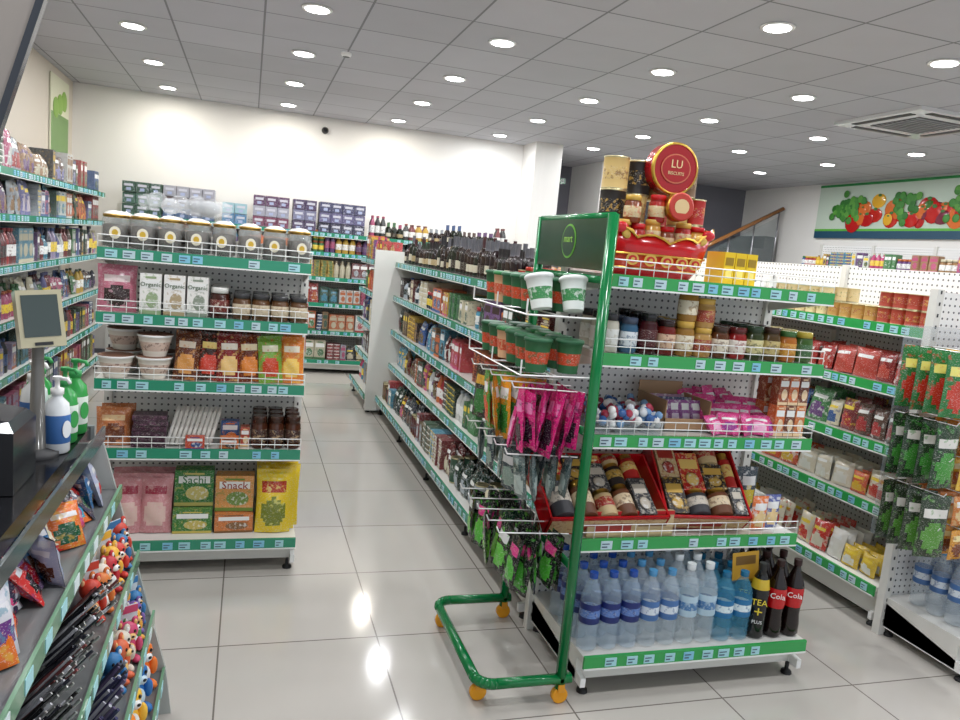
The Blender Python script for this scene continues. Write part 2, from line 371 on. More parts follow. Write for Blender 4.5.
def place(b,x,y,z,rz=0): return T((x,y,z))@RZ(rz)
YF=3.47
def mesh_of(fn,name):
    bb=B(name); fn(bb); return bb.mesh()
def fcoffee(bb):
    g=C(210,215,212)
    lathe(bb,[(.040,.004),(.046,.008,C(40,24,16),'gloss'),(.046,.095,C(58,36,24),'plain'),(.03,.1,C(58,36,24),'plain')],seg=16)
    lathe(bb,[(.044,0),(.05,.006,g,'clear'),(.05,.118,g,'clear'),(.044,.126,g,'clear'),(.044,.128,C(185,150,80),'metal'),(.047,.13,C(185,150,80),'metal'),(.047,.140,C(185,150,80),'metal'),(.042,.142,C(225,222,214),'gloss'),(.028,.152,C(225,222,214),'gloss'),(.01,.155,C(225,222,214),'gloss')],seg=18)
    disc(bb,0,-.0515,.064,.022,.026,C(232,226,205)); disc(bb,0,-.0525,.064,.012,.014,C(200,165,50))
me=mesh_of(fcoffee,'coffee_jar')
for q in range(3):
    for i in range(8): inst(me,'coffee_jar',(-.545+i*.109,YF+.075+q*.108,LV[4]+.002),R.uniform(-.2,.2))
b=B('plastic_bag')
for k in range(18): ell(b,R.gauss(0,.08),R.gauss(0,.03),.04+abs(R.gauss(0,.02)),.045,.04,.035,C(235,238,240),'film',7,5,c2=WHITE,M=RZ(R.uniform(-20,20)))
b.obj(loc=(-.24,3.64,LV[4]+.155))
z=LV[3]+.002
b=B('snack_pouch'); pouch(b,.155,.2,.06,style(C(195,115,135),C(60,45,45),C(235,215,215)),place(b,-.53,YF+.08,z,5),12,14,C(215,170,180)); b.obj()
def wbox(c,c2,w,h,name,x,y,z,rz=0,d=.06,txt=None,tc=C(40,40,40)):
    bb=B(name); p_box(bb,I4,w,d,h,c,c2,c2 if c==WHITE else WHITE)
    if txt: text(bb,txt,w*.3,tc,T((0,-d/2-.0025,h*.73)))
    o=bb.obj(loc=(x,y,z)); o.rotation_euler=(0,0,math.radians(rz)); return o
for i in range(3):
    for j in range(2): wbox(C(236,234,230),[C(150,170,130),C(175,155,120),C(140,150,135)][i],.085,.175,'tea_box',-.395+i*.096,YF+.06+j*.08,z,R.uniform(-4,4),txt='Organic' if j==0 else None,tc=C(60,90,50))
me=mesh_of(lambda bb:p_jar(bb,I4,.042,.135,C(60,25,18),C(110,40,35),C(225,225,220),lab2=C(230,220,200)),'jam_jar')
me2=mesh_of(lambda bb:p_jar(bb,I4,.04,.115,C(90,60,35),C(205,190,165),C(60,60,62),lab2=C(150,120,80)),'spice_jar')
for j in range(3): inst(me,'jam_jar',(-.115,YF+.08+.1*j,z))
for i in range(4):
    for j in range(3): inst(me2,'spice_jar',(-.02+i*.083,YF+.075+j*.09,z),R.uniform(-.4,.4))
z=LV[2]+.002
def fcup(bb): lathe(bb,[(.048,0),(.054,.025,C(232,225,214)),(.066,.065,C(215,190,175),'print'),(.07,.085,C(232,225,214)),(.075,.087,WHITE),(.075,.096,WHITE),(.066,.098,C(120,80,60)),],seg=20,c2=C(110,70,60))
me=mesh_of(fcup,'noodle_cup')
for x,n in ((-.53,1),(-.375,2),(-.36,1),(-.52,2)):
    for k in range(n): inst(me,'noodle_cup',(x,YF+.09+(.16 if x in(-.36,-.52) else 0),z+k*.099))
cols=[(C(95,45,25),C(215,150,80),C(235,220,200)),(C(60,30,22),C(200,60,40),C(240,210,120)),(C(125,25,25),C(230,190,120),C(245,235,220)),(C(110,45,20),C(220,130,50),C(240,220,180)),(C(120,165,60),C(200,70,40),C(245,240,210)),(C(225,130,50),C(240,200,100),C(250,240,220))]
for i,cc in enumerate(cols):
    for j in range(3):
        b=B('snack_bag'); pouch(b,.108,.215,.045,style(*cc),I4,12,15,cc[1]); o=b.obj(loc=(-.245+i*.092,YF+.06+j*.07+.01*(i%2),z)); o.rotation_euler=(math.radians(-7),math.radians(R.uniform(-4,4)),R.uniform(-.15,.15))
z=LV[1]+.002
for i in range(2):
    b=B('snack_bag'); pouch(b,.14,.17,.05,style(C(190,115,70),C(110,60,40),C(235,200,150)),I4,12,14,C(220,160,110)); o=b.obj(loc=(-.53+.01*i,YF+.07+.07*i,z)); o.rotation_euler=(math.radians(-10),0,.1)
b=B('biscuit_packs')
for k in range(6): box(b,-.07,.07,-.05,.05,k*.024,k*.024+.022,C(60,32,48),'print',C(110,70,95),T((-.38+R.uniform(-.005,.005),YF+.09,z))@RZ(R.uniform(-5,5)))
b.obj()
b=B('white_snack_tubes')
for k in range(10): tube(b,[(-.31+k*.02,YF+.06,z+.012),(-.27+k*.02,YF+.13,z+.165)],.009,C(225,222,215),'plain',8)
b.obj()
wbox(C(190,70,40),C(40,70,130),.08,.06,'chocolate_box',-.19,YF+.025,z,0,.03); wbox(C(30,80,140),C(225,120,40),.08,.11,'chocolate_box',-.045,YF+.13,z); wbox(C(210,110,40),C(60,40,30),.08,.05,'chocolate_box',-.045,YF+.05,z)
wbox(C(170,60,40),C(230,200,150),.04,.09,'chocolate_box',.022,YF+.10,z)
me=mesh_of(lambda bb:p_jar(bb,I4,.036,.15,C(70,35,20),C(60,30,22),C(60,35,25),lab2=C(200,170,130)),'chocolate_spread_jar')
for i in range(3):
    for j in range(3): inst(me,'chocolate_spread_jar',(.085+i*.075,YF+.07+j*.085,z),.3*i)
z=LV[0]+.002; YB=3.50
for i in range(2):
    for j in range(2):
        b=B('snack_pouch'); pouch(b,.14,.27,.07,style(C(205,140,145),C(225,190,180),C(170,60,80)),I4,12,15,C(225,175,175)); o=b.obj(loc=(-.47+i*.12,YB+.05+j*.1,z)); o.rotation_euler=(math.radians(-8),0,.1-.15*i)
wbox(C(60,120,50),C(200,180,90),.17,.11,'cracker_box',-.19,YB+.07,z,0,.08); wbox(C(45,120,50),C(205,190,110),.17,.17,'cracker_box',-.19,YB+.12,z+.113,0,.08,'Sachi',C(30,110,50))
wbox(C(205,120,60),C(130,90,50),.17,.09,'cracker_box',-.01,YB+.07,z,2,.08); wbox(C(215,150,80),C(110,140,60),.17,.17,'cracker_box',-.01,YB+.10,z+.093,-2,.08,'Snack',C(160,50,30))
for i in range(3):
    for j in range(2):
        b=B('chips_bag'); pouch(b,.16,.30,.08,style(C(232,200,40),C(120,130,45),C(175,60,35)),I4,14,17,C(225,215,120)); o=b.obj(loc=(.165+i*.02,YB+.03+i*.05+j*.14,z)); o.rotation_euler=(math.radians(-6),0,-.08*i)
# ================================================================= CENTRE ENDCAP + RUN
LC=[.16,.545,.94,1.24,1.52]; CX=1.21; CF=2.42
unit(T((CX,2.82,0)),.96,.40,LC,1.56,GREEN,.54,fences=(1,2,3,4),seed=8)
LR=[.17,.48,.79,1.10,1.40]
unit(T((1.68,6.8,0))@RZ(-90),3.94,.40,LR,1.47,TEAL,.50,seed=9,endpanel=True)
unit(T((1.68,2.86,0))@RZ(90),3.94,.40,LR,1.47,TEAL,.47,seed=10)
unit(T((1.68,7.9,0))@RZ(-90),1.05,.56,LR,1.5,TEAL,.6,seed=11)
DK=[C(30,25,25),C(60,20,25),C(40,50,35),C(120,100,60),C(25,25,30),C(90,90,95)]
b=B('wine_bottles'); stock(b,T((1.68,6.8,0))@RZ(-90),.05,3.05,LR[4]+.002,.38,.26,['wine'],101,rows=4,pal=DK); b.obj()
kk=[['box','can','pouch'],['pouch','box','bottle'],['box','pouch','box'],['box','jar','bottle']]
PD=PALM+[C(60,40,35),C(40,50,60),C(90,30,30),C(110,90,60),C(50,40,40),C(30,50,40)]
b=B('packaged_groceries')
for k in range(4): stock(b,T((1.68,6.8,0))@RZ(-90),.05,3.9,LR[k]+.002,.49 if k==0 else .39,.22 if k<3 else .2,kk[k],110+k,rows=3,pal=PD)
stock(b,T((1.68,6.8,0))@RZ(-90),3.08,3.9,LR[4]+.002,.38,.12,['can','jar'],120,rows=3,pal=[C(170,45,30),C(50,110,60),C(190,130,60)])
b.obj(); b=B('packaged_groceries')
for k in range(5): stock(b,T((1.68,2.86,0))@RZ(90),.05,3.9,LR[k]+.002,.39,.2 if k<4 else .12,['box','pouch','bottle'],130+k,rows=2)
b.obj(); b=B('packaged_groceries')
for k in range(5): stock(b,T((1.68,7.9,0))@RZ(-90),.05,1.0,LR[k]+.002,.55,.22,['bottle','box'],140+k,rows=2,pal=PALM)
b.obj()
# --- hamper
z=LC[4]+.002; hx=1.45
GOLD=C(205,165,75); RED=C(185,20,26)
b=B('gift_hamper'); b.M=T((hx,CF+.17,z))@Matrix.Scale(1.0,4)
vs=[];fs=[];seg=48
for i,(r,zz) in enumerate([(.70,0),(.80,.03),(.90,.08),(1.0,.125),(1.0,.125),(.92,.11),(.8,.05)]):
    for k in range(seg):
        a=2*math.pi*k/seg; up=(.022*abs(math.sin(a*6))+.055*abs(math.cos(a))**2)*(1 if i in(3,4,5) else 0)
        vs.append((.245*r*math.cos(a),.14*r*math.sin(a),zz+up))
for i in range(6):
    for k in range(seg): fs.append((i*seg+k,i*seg+(k+1)%seg,(i+1)*seg+(k+1)%seg,(i+1)*seg+k))
fs.append(tuple(reversed(range(seg)))); fs.append(tuple(range(6*seg,7*seg)))
b.add(vs,fs,[RED if (f[0]//seg)!=1 else C(205,60,30) for f in fs],'gloss',GOLD,True)
for q,rr_ in ((.125,1.0),(.08,.905),(.028,.80)):
    tube(b,[(.247*rr_*math.cos(2*math.pi*k/48),.142*rr_*math.sin(2*math.pi*k/48),q+((.022*abs(math.sin(2*math.pi*k/48*6))+.055*abs(math.cos(2*math.pi*k/48))**2) if q>.1 else 0)) for k in range(49)],.004,GOLD,'metal',6)
for x in (-.13,-.065,0,.065,.13): 
    yy=-.142*.9*math.sqrt(1-(x/.245)**2)-.006
    disc(b,x,yy,.06,.026,.022,GOLD,'plain',14); disc(b,x,yy-.002,.06,.017,.014,RED,'plain',12); disc(b,x,yy-.004,.06,.008,.007,GOLD,'plain',10)
for (x,y,zz,r,h,c,c2) in [(-.165,.03,.06,.042,.13,C(190,150,80),C(120,40,20)),(-.08,.05,.06,.042,.14,C(60,45,30),GOLD),(.005,.05,.06,.04,.13,C(190,35,35),GOLD),(.09,.045,.06,.042,.14,C(205,175,110),C(80,50,20)),(.175,.03,.06,.038,.15,C(50,60,40),GOLD),
      (-.16,.04,.19,.05,.12,C(34,28,25),GOLD),(-.06,.05,.20,.044,.10,C(215,190,120),C(150,60,30)),(.03,.03,.19,.038,.09,C(180,35,30),WHITE),(.12,.045,.20,.045,.11,C(200,170,90),C(60,40,20)),(.195,.03,.21,.034,.10,C(170,35,30),GOLD),
      (-.155,.05,.31,.05,.12,C(205,175,110),C(110,60,30)),(.145,.05,.31,.044,.12,C(110,80,50),C(200,180,130)),(-.045,.08,.30,.05,.13,C(36,30,28),GOLD),(.05,.09,.29,.045,.12,C(150,110,60),C(60,30,20))]:
    p_can(b,T((x,y,zz)),r,h,c,c2,18)
for i,(x,zz) in enumerate(((-.15,.10),(-.09,.09),(-.03,.11),(.03,.09),(.10,.11),(.16,.10),(-.12,.19),(-.02,.2))): p_jar(b,T((x,-.05,zz)),.032,.1,[C(120,60,30),C(150,30,25),C(190,140,60)][i%3],C(205,185,140),[GOLD,RED][i%2],lab2=RED)
for s in (-1,1):
    for k in range(3): ell(b,s*(.12+.03*k),-.10,.13+.02*k,.028,.01,.02,[RED,GOLD,RED][k],'gloss',12,6,M=I4)
Mt=T((.045,-.005,.405))@RX(90)
lathe(b,[(.09,-.03),(.096,-.03,GOLD,'metal'),(.096,.02,C(160,18,22),'gloss'),(.096,.03,GOLD,'metal'),(.088,.032,GOLD,'metal'),(.085,.028,C(165,22,28),'gloss')],seg=32,M=Mt)
disc(b,.045,-.038,.405,.062,.054,C(200,110,80),'plain',24); disc(b,.045,-.0395,.405,.057,.049,C(165,22,28),'plain',24); text(b,'LU',.042,C(235,210,160),T((.045,-.042,.42))); text(b,'BISCUITS',.017,C(235,210,160),T((.045,-.042,.387)))
lathe(b,[(.047,-.02),(.052,-.02,GOLD,'metal'),(.052,.02,GOLD,'metal'),(.046,.022,C(180,50,35),'plain')],seg=24,M=T((.045,-.09,.262))@RX(85)); disc(b,.045,-.114,.263,.03,.028,C(220,190,140),'plain',18)
b.M=I4; b.obj()
b=B('yellow_carton')
for i in range(3):
    x=1.72+i*.05; box(b,x,x+.046,CF+.08,CF+.2,z,z+.12,C(225,190,25)); box(b,x+.006,x+.04,CF+.078,CF+.08,z+.07,z+.10,C(150,120,20)); box(b,x+.01,x+.036,CF+.078,CF+.08,z+.02,z+.055,C(245,225,120))
b.obj()
# --- jars
z=LC[3]+.002
jars=[(.033,.14,C(200,195,180),C(230,230,225),C(40,40,45)),(.033,.13,C(50,90,120),C(215,220,225),C(60,70,90)),(.036,.15,C(60,15,20),C(80,25,28),BLACK),(.036,.13,C(110,30,25),C(215,180,150),C(40,20,20)),(.037,.13,C(150,110,50),C(225,215,190),GOLD),(.037,.11,C(180,140,80),C(150,60,40),GOLD),(.036,.12,C(90,50,25),C(220,210,190),C(60,40,30)),(.037,.12,C(140,30,30),C(225,215,205),C(90,30,30)),(.037,.13,C(50,60,30),C(205,195,140),C(40,60,40)),(.037,.13,C(80,60,30),C(190,170,110),C(60,40,30)),(.037,.12,C(170,100,40),C(205,150,60),C(60,100,50)),(.036,.12,C(60,90,40),C(60,100,60),C(180,160,60))]
for i,j in enumerate(jars):
    r,h,a1,a2,a3=j; me=mesh_of(lambda bb:p_jar(bb,I4,r,h,a1,a2,a3,18,lab2=a1),'sauce_jar')
    for q in range(3): inst(me,'sauce_jar',(CX+.055+i*.0775,CF+.06+q*.09,z),R.uniform(-.5,.5))
    if i in (5,4): inst(me,'sauce_jar',(CX+.055+i*.0775,CF+.06,z+h),.4)
# --- level 3
z=LC[2]+.002
def ball_tub(bb,cs,seed=0):
    rr=random.Random(seed)
    lathe(bb,[(.045,0),(.055,.04,C(225,235,240),'clear'),(.06,.042,WHITE,'clear')],seg=16)
    for k in range(26): ell(bb,rr.uniform(-.042,.042),rr.uniform(-.04,.04),.025+rr.uniform(0,.07)*(1-.3*rr.random()),.016,.016,.016,rr.choice(cs),'gloss',8,6)
for i in range(3):
    for j in range(3):
        b=B('sweets_tub'); ball_tub(b,[WHITE,C(60,100,160),C(210,215,220),C(120,160,200),C(170,60,80)],i*3+j); b.obj(loc=(CX+.055+i*.106,CF+.06+j*.11,z))
b=B('cardboard_display_tray'); cb=C(165,130,95)
X0=CX+.34; Mb=T((X0,CF+.08,z))
box(b,0,.2,0,.004,0,.05,cb,M=Mb); box(b,0,.2,.22,.224,0,.16,cb,M=Mb); box(b,0,.004,0,.22,0,.12,cb,M=Mb); box(b,.196,.2,0,.22,0,.12,cb,M=Mb); box(b,0,.2,0,.22,0,.004,cb,M=Mb)
for i in range(4):
    for j in range(3): pouch(b,.05,.11,.02,style([C(150,90,150),C(90,100,140),C(190,150,180)][j],C(220,200,220),WHITE),Mb@T((.028+i*.048,.04+j*.06,.006))@RX(-20),6,8,WHITE)
b.obj()
b=B('pink_candy_packs')
for i in range(6):
    for j in range(4): pouch(b,.085,.085+.02*j,.045,style(C(220,70,140),[C(250,190,220),C(160,60,150)][(i+j)%2],WHITE),T((CX+.56+i*.045,CF+.04+j*.06,z+.006*j))@RZ(R.uniform(-35,35))@RX(-30+R.uniform(-15,15)),8,9,C(240,150,200))
b.obj()
for i in range(3):
    for j in range(2):
        wbox([C(200,100,45),C(110,55,35),C(205,115,60)][i],C(230,200,160),.045,.125,'biscuit_box',CX+.83+i*.048,CF+.06+j*.08,z,0,.05)
        wbox([C(150,70,35),C(200,100,50),C(110,50,30)][i],C(230,200,160),.045,.115,'biscuit_box',CX+.83+i*.048,CF+.06+j*.08,z+.127,0,.05)
# --- level 2 gift boxes
def giftbox(name,w,d,loc,rx,rz,seed):
    rr=random.Random(seed); b=B(name); hh=.10; rd=C(180,16,26)
    box(b,-w/2,w/2,-d/2,d/2,0,.006,RED)
    for s in ((-w/2,-w/2+.008,-d/2,d/2),(w/2-.008,w/2,-d/2,d/2),(-w/2,w/2,-d/2,-d/2+.008),(-w/2,w/2,d/2-.008,d/2)): box(b,*s,0,hh,rd,'gloss')
    box(b,-w/2+.01,w/2-.01,-d/2-.002,-d/2,.012,.085,C(195,160,115),'print',C(150,90,50)); box(b,-w*.2,w*.2,-d/2-.003,-d/2-.002,.03,.065,C(150,40,30))
    box(b,-w/2+.008,w/2-.008,-d/2+.008,d/2-.008,.03,.034,C(215,180,100))
    x=-w/2+.014
    cols=[(C(40,30,28),GOLD),(C(200,175,130),C(160,40,30)),(C(60,60,65),C(205,195,180)),(C(190,35,30),C(230,195,110)),(C(110,65,40),C(225,205,170))]
    k=seed
    while x<w/2-.06:
        ww=min(rr.uniform(.06,.1),w/2-.012-x)
        y=-d/2+.014
        while y<d/2-.05:
            c,c2=cols[k%5]; k+=1; l=min(rr.uniform(.10,.18),d/2-.01-y)
            if rr.random()<.5: lathe(b,[(ww*.42,0),(ww*.46,.01,c,'plain'),(ww*.46,l*.3,c,'plain'),(ww*.47,l*.31,c2,'print'),(ww*.47,l*.65,c2,'print'),(ww*.46,l*.66,c,'plain'),(ww*.46,l*.8,c,'plain'),(ww*.4,l*.82,GOLD,'metal'),(ww*.4,l,GOLD,'metal')],seg=16,c2=c,M=T((x+ww/2,y,.08))@RX(-90))
            else:
                box(b,x,x+ww-.004,y,y+l-.004,.03,.105,c,'print',c2); box(b,x+.008,x+ww-.012,y+l*.55,y+l*.8,.105,.1065,c2); ell(b,x+ww/2-.002,y+l*.28,.106,ww*.3,l*.18,.002,c2,'print',12,4,c2=WHITE)
            y+=l
        x+=ww
    o=b.obj(loc=loc); o.rotation_euler=(math.radians(rx),0,math.radians(rz)); return o
z=LC[1]+.004
giftbox('gift_box',.49,.31,(1.325,CF+.165,z+.088),34,0,2)
giftbox('gift_box',.36,.34,(1.775,CF+.185,z+.115),42,-6,5)
b=B('gift_box_carton'); box(b,1.24,1.60,CF+.005,CF+.022,z,z+.10,C(195,170,130)); box(b,1.24,1.60,CF+.003,CF+.005,z+.085,z+.10,RED); box(b,1.27,1.42,CF+.003,CF+.005,z+.02,z+.07,C(160,50,40)); box(b,1.45,1.57,CF+.003,CF+.005,z+.04,z+.06,C(120,90,60)); b.obj()
for i in range(2):
    c=[C(225,120,60),C(90,100,160)][i]
    b=B('snack_bag'); pouch(b,.075,.14,.03,style(c,C(235,205,150),C(235,235,235)),I4,8,10,WHITE); b.obj(loc=(CX+.81+i*.075,CF+.05+.02*(i%2),z))
for i in range(2):
    b=B('snack_bag'); pouch(b,.09,.2,.03,style(C(70,80,90),C(225,200,60),WHITE),I4,8,10,WHITE); b.obj(loc=(CX+.82+i*.08,CF+.26,z))
# --- bottles
def fwater(lab,lab2,body,cap,h=.29,r=.038,fillc=None):
    def f(bb):
        pr=[(r*.7,0),(r*.95,.006,body,'clear')]
        zz=.02
        while zz<h*.34: pr+=[(r,zz,body,'clear'),(r*.93,zz+.008,body,'clear')]; zz+=.018
        pr+=[(r,h*.36,body,'clear'),(r*1.01,h*.365,lab,'plain'),(r*1.01,h*.44,lab,'plain'),(r*1.01,h*.54,lab2,'print'),(r*1.01,h*.62,lab,'plain'),(r,h*.625,body,'clear'),(r*.96,h*.7,body,'clear'),(r*.7,h*.82,body,'clear'),(r*.38,h*.9,body,'clear'),(r*.38,h*.925,body,'clear'),(r*.42,h*.93,cap,'gloss'),(r*.42,h,cap,'gloss')]
        lathe(bb,pr,seg=20,c2=lab)
    return f
W1=mesh_of(fwater(C(22,38,105),C(90,125,190),C(200,222,242),C(30,75,165)),'water_bottle')
W2=mesh_of(fwater(C(70,110,165),C(215,225,235),C(222,236,246),C(80,150,200)),'water_bottle')
W3=mesh_of(fwater(C(175,200,215),C(70,120,170),C(228,240,247),C(225,230,232),.31,.04),'water_bottle')
W4=mesh_of(fwater(C(30,110,160),C(220,235,240),C(95,180,215),C(30,110,150),.27,.04),'water_bottle')
def fcoke(bb):
    k=C(22,8,6); r=.037
    lathe(bb,[(r*.8,0),(r,.01,k,'gloss'),(r,.05,k,'gloss'),(r*.88,.09,k,'gloss'),(r*.93,.12,k,'gloss'),(r*1.02,.14,C(190,20,25),'gloss'),(r*1.02,.2,C(190,20,25),'gloss'),(r*.95,.215,k,'gloss'),(r*.6,.25,k,'gloss'),(r*.36,.275,k,'gloss'),(r*.36,.285,k,'gloss'),(r*.42,.287,C(40,10,10)),(r*.42,.31,C(40,10,10))],seg=20)
    text(bb,'Cola',.03,WHITE,T((0,-.039,.172)))
CK=mesh_of(fcoke,'cola_bottle')
def ftea(bb):
    r=.036;k=C(20,20,20)
    lathe(bb,[(r*.8,0),(r,.01,k,'gloss'),(r,.2,k,'gloss'),(r*.8,.24,C(200,170,40),'gloss'),(r*.42,.27,k,'gloss'),(r*.45,.272,C(30,30,30)),(r*.45,.3,C(30,30,30))],seg=20)
    text(bb,'TEA',.034,C(235,210,60),T((0,-.0375,.15))); text(bb,'+',.06,C(235,210,60),T((0,-.0375,.11))); text(bb,'PLUS',.018,WHITE,T((0,-.0375,.07)))
TE=mesh_of(ftea,'tea_bottle')
z=LC[0]+.003; yb=2.34
row=[W1,W1,W1,W2,W2,W3,W3,W4,W4,TE,CK,CK]
for q in range(4):
    for i,me in enumerate(row):
        if me is TE and q>=2: me=W3
        nm='cola_bottle' if me is CK else 'tea_bottle' if me is TE else 'water_bottle'
        inst(me,nm,(CX+.035+i*.0808,yb+q*.087,z),R.uniform(-.25,.05) if nm=='water_bottle' else -.55)
b=B('yellow_price_card'); box(b,-.06,.06,-.001,.001,0,.11,C(190,145,40)); box(b,-.045,.045,-.002,-.001,.06,.095,C(110,80,30)); tube(b,[(0,.004,-.2),(0,.004,.05)],.002,DARK); o=b.obj(loc=(CX+.72,yb+.043,z+.215)); o.rotation_euler=(math.radians(-4),math.radians(-4),0)
# ================================================================= GREEN MOBILE RACK
b=B('mobile_display_rack'); PX=1.125; g=DGREEN
def arc(c,r,a0,a1,n=6): return [(c[0]+r*math.cos(a0+(a1-a0)*i/n),c[1]+r*math.sin(a0+(a1-a0)*i/n),c[2]) for i in range(n+1)]
y0,y1=2.27,2.90; BX=.82
tube(b,[(PX,y0,.06),(PX,y0,1.71)],.019,g,'gloss',8); tube(b,[(PX,y1,.06),(PX,y1,1.71)],.019,g,'gloss',8)
tube(b,[(PX+.03,y0,.09),(BX+.06,y0,.09)]+arc((BX+.06,y0+.06,.09),.06,-math.pi/2,-math.pi)+[(BX,y1-.06,.09)]+arc((BX+.06,y1-.06,.09),.06,math.pi,math.pi/2)+[(PX+.02,y1,.09)],.019,g,'gloss',8)
for z_ in (.5,.98,1.5,1.71): tube(b,[(PX,y0,z_),(PX,y1,z_)],.014,g,'gloss',8)
box(b,PX-.012,PX+.012,y0,y1,1.53,1.71,C(18,58,34),'gloss')
Ms=T((PX-.013,(y0+y1)/2,1.625))@RZ(-90)
disc(b,0,-.001,0,.062,.062,C(110,175,65),'plain',24,Ms); disc(b,0,-.003,0,.055,.055,C(18,58,34),'plain',24,Ms)
text(b,'mart',.04,C(150,200,90),Ms@T((0,-.004,.008)))
for (x,y) in ((PX,y0),(PX,y1),(BX+.02,y0+.06),(BX+.02,y1-.05)):
    lathe(b,[(.026,-.012),(.03,-.01,C(235,160,30),'gloss'),(.03,.01,C(235,160,30),'gloss'),(.026,.012,C(235,160,30),'gloss')],seg=16,M=T((x,y,.03))@RX(90))
    box(b,x-.012,x+.012,y-.018,y+.018,.045,.075,C(220,150,30))
for z_ in (1.11,.88,.60):
    for k in range(5):
        y=y0+.07+k*.12; tube(b,[(PX,y,z_),(PX-.26,y,z_+.01),(PX-.27,y,z_+.03)],.0025,WHITE,'gloss',4)
for z_ in (1.37,1.17):
    for x in (PX-.26,PX-.13): tube(b,[(x,y0+.02,z_),(x,y1,z_)],.003,WHITE,'gloss',4)
    for y in (y0+.02,y1-.3,y1): tube(b,[(PX,y,z_),(PX-.26,y,z_),(PX-.26,y,z_+.05)],.003,WHITE,'gloss',4)
b.obj()
def fdip(c,c2,lid=WHITE): return lambda bb:p_cup(bb,I4,.048,.115,c,c2,lid)
D1=mesh_of(fdip(C(230,235,230),C(60,140,80)),'noodle_cup'); D2=mesh_of(fdip(C(40,100,60),C(200,70,35),C(30,90,55)),'noodle_cup'); D3=mesh_of(fdip(C(215,170,130),C(205,80,40),C(30,120,60)),'noodle_cup')
for k in range(6):
    for q in range(2):
        for zz,mm in ((1.376,D1 if k<1 else R.choice([D2,D2,D3])),(1.176,R.choice([D2,D3,D2]))):
            o=inst(mm,'noodle_cup',(PX-.07-.115*q,y0+.08+k*.1,zz),R.random()*6)
            if k==0 and zz>1.3: o.rotation_euler=(math.radians(-14),math.radians(8),R.random()); o.location.z+=.012
def hang(name,levels):
    b=B(name)
    for (zt,h,w,cset,n) in levels:
        for k in range(5):
            cs=cset[k%len(cset)]
            for q in range(n):
                x=PX-.045-q*.2/n
                hh=h*R.uniform(.9,1.08)
                M=T((x,y0+.07+k*.12,zt-hh))@RZ(-90+R.uniform(-28,28))@RX(R.uniform(-10,10))@RY(R.uniform(-6,6))
                pouch(b,w,hh,.022,style(*cs),M,8,11,cs[1])
    return b.obj()
hang('hanging_candy_packs',[(1.115,.22,.09,[(C(215,40,125),C(60,30,50),C(235,130,185)),(C(215,50,130),C(240,170,205),C(60,30,50)),(C(225,150,40),C(70,150,60),WHITE),(C(90,150,60),C(215,90,50),WHITE),(C(60,50,45),C(60,120,60),C(225,170,60))],7)])
hang('hanging_snack_packs',[(.885,.15,.085,[(C(95,110,110),C(170,185,180),C(60,80,80)),(C(60,70,75),C(130,150,140),C(190,190,190))],4)])
hang('hanging_sweets_packs',[(.605,.2,.1,[(C(20,24,22),C(80,170,60),C(205,60,130)),(C(22,26,24),C(95,180,65),C(215,215,215)),(C(20,50,36),C(120,190,70),C(205,80,140))],6)])
# ================================================================= RIGHT GONDOLA
LG=[.2,.55,.84,1.12,1.40]
unit(T((3.3,7.5,0))@RZ(-90),4.9,.42,LG,1.67,GREEN,.47,seed=20)
unit(T((3.3,2.6,0))@RZ(90),4.9,.40,LG,1.67,GREEN,.45,seed=21)
unit(T((2.84,2.58,0)),.92,.3,[.18],1.57,GREEN,.46,seed=22)
for k,(nm,mh) in enumerate([('snack_bags',.15),('snack_bags',.16),('snack_bags',.17),('sausage_packs',.15)]):
    b=B(nm); stock(b,T((3.3,7.5,0))@RZ(-90),1.2,4.85,LG[k]+.002,.46 if k==0 else .41,mh,['pouch'],200+k,rows=4,pal=[[C(215,205,185),C(220,185,60),C(180,160,60),C(200,60,50),C(225,222,215)],[C(215,205,185),C(190,60,50),C(225,222,215),C(205,90,60),C(225,180,60)],PALM,[C(130,35,35),C(160,45,40),C(200,120,60),C(180,70,60)]][k]); b.obj()
b=B('canned_goods')
rr=random.Random(9)
for k in range(44):
    if k%4==0: cc=rr.choice([C(215,195,145),C(185,140,70),C(200,170,110),C(165,60,40)]); c2=rr.choice([C(150,40,30),C(90,110,50),GOLD]); st=2 if rr.random()<.75 else 1
    for q in range(3):
        for s in range(st): p_can(b,T((2.93+q*.085,2.66+k*.082,LG[4]+.002+s*.075)),.038,.073,cc,c2,12)
b.obj()
b=B('packaged_groceries')
for k in range(5): stock(b,T((3.3,2.6,0))@RZ(90),.05,4.8,LG[k]+.002,.39,.19,['box','pouch','bottle'],220+k,rows=2)
b.obj()
b=B('hanging_snack_rack')
for c in range(6):
    x=2.70+c*.118 if c==0 else 2.725+c*.115
    for r_ in range(6):
        zt=1.34-r_*.145
        tube(b,[(x,2.535,zt-.005),(x,2.24,zt),(x,2.23,zt+.015)],.0022,WHITE,'gloss',4)
        if c==0:
            if r_%2==0:
                cs=[(C(45,120,60),C(200,60,40),C(235,225,120)),(C(35,60,35),C(70,150,60),C(225,222,215)),(C(45,60,40),C(90,150,60),C(225,222,215))][(r_//2)%3]
                for q in range(4): pouch(b,.13,.26,.035,style(*cs),T((x-.01,2.26+q*.07,zt-.26))@RZ(R.uniform(-15,5)),10,14,cs[1])
        else:
            cs=[(C(215,150,55),C(130,70,35),C(245,225,160)),(C(235,190,70),C(170,90,40),C(245,235,195)),(C(205,125,60),C(225,195,140),WHITE)][(r_+c)%3]
            for q in range(4): pouch(b,.10,.125,.022,style(*cs),T((x,2.26+q*.06,zt-.13))@RZ(R.uniform(-15,12))@RY(R.uniform(-5,5)),9,11,cs[1])
box(b,2.66,3.4,2.515,2.525,.5,1.42,C(190,200,210),'film')
b.obj()
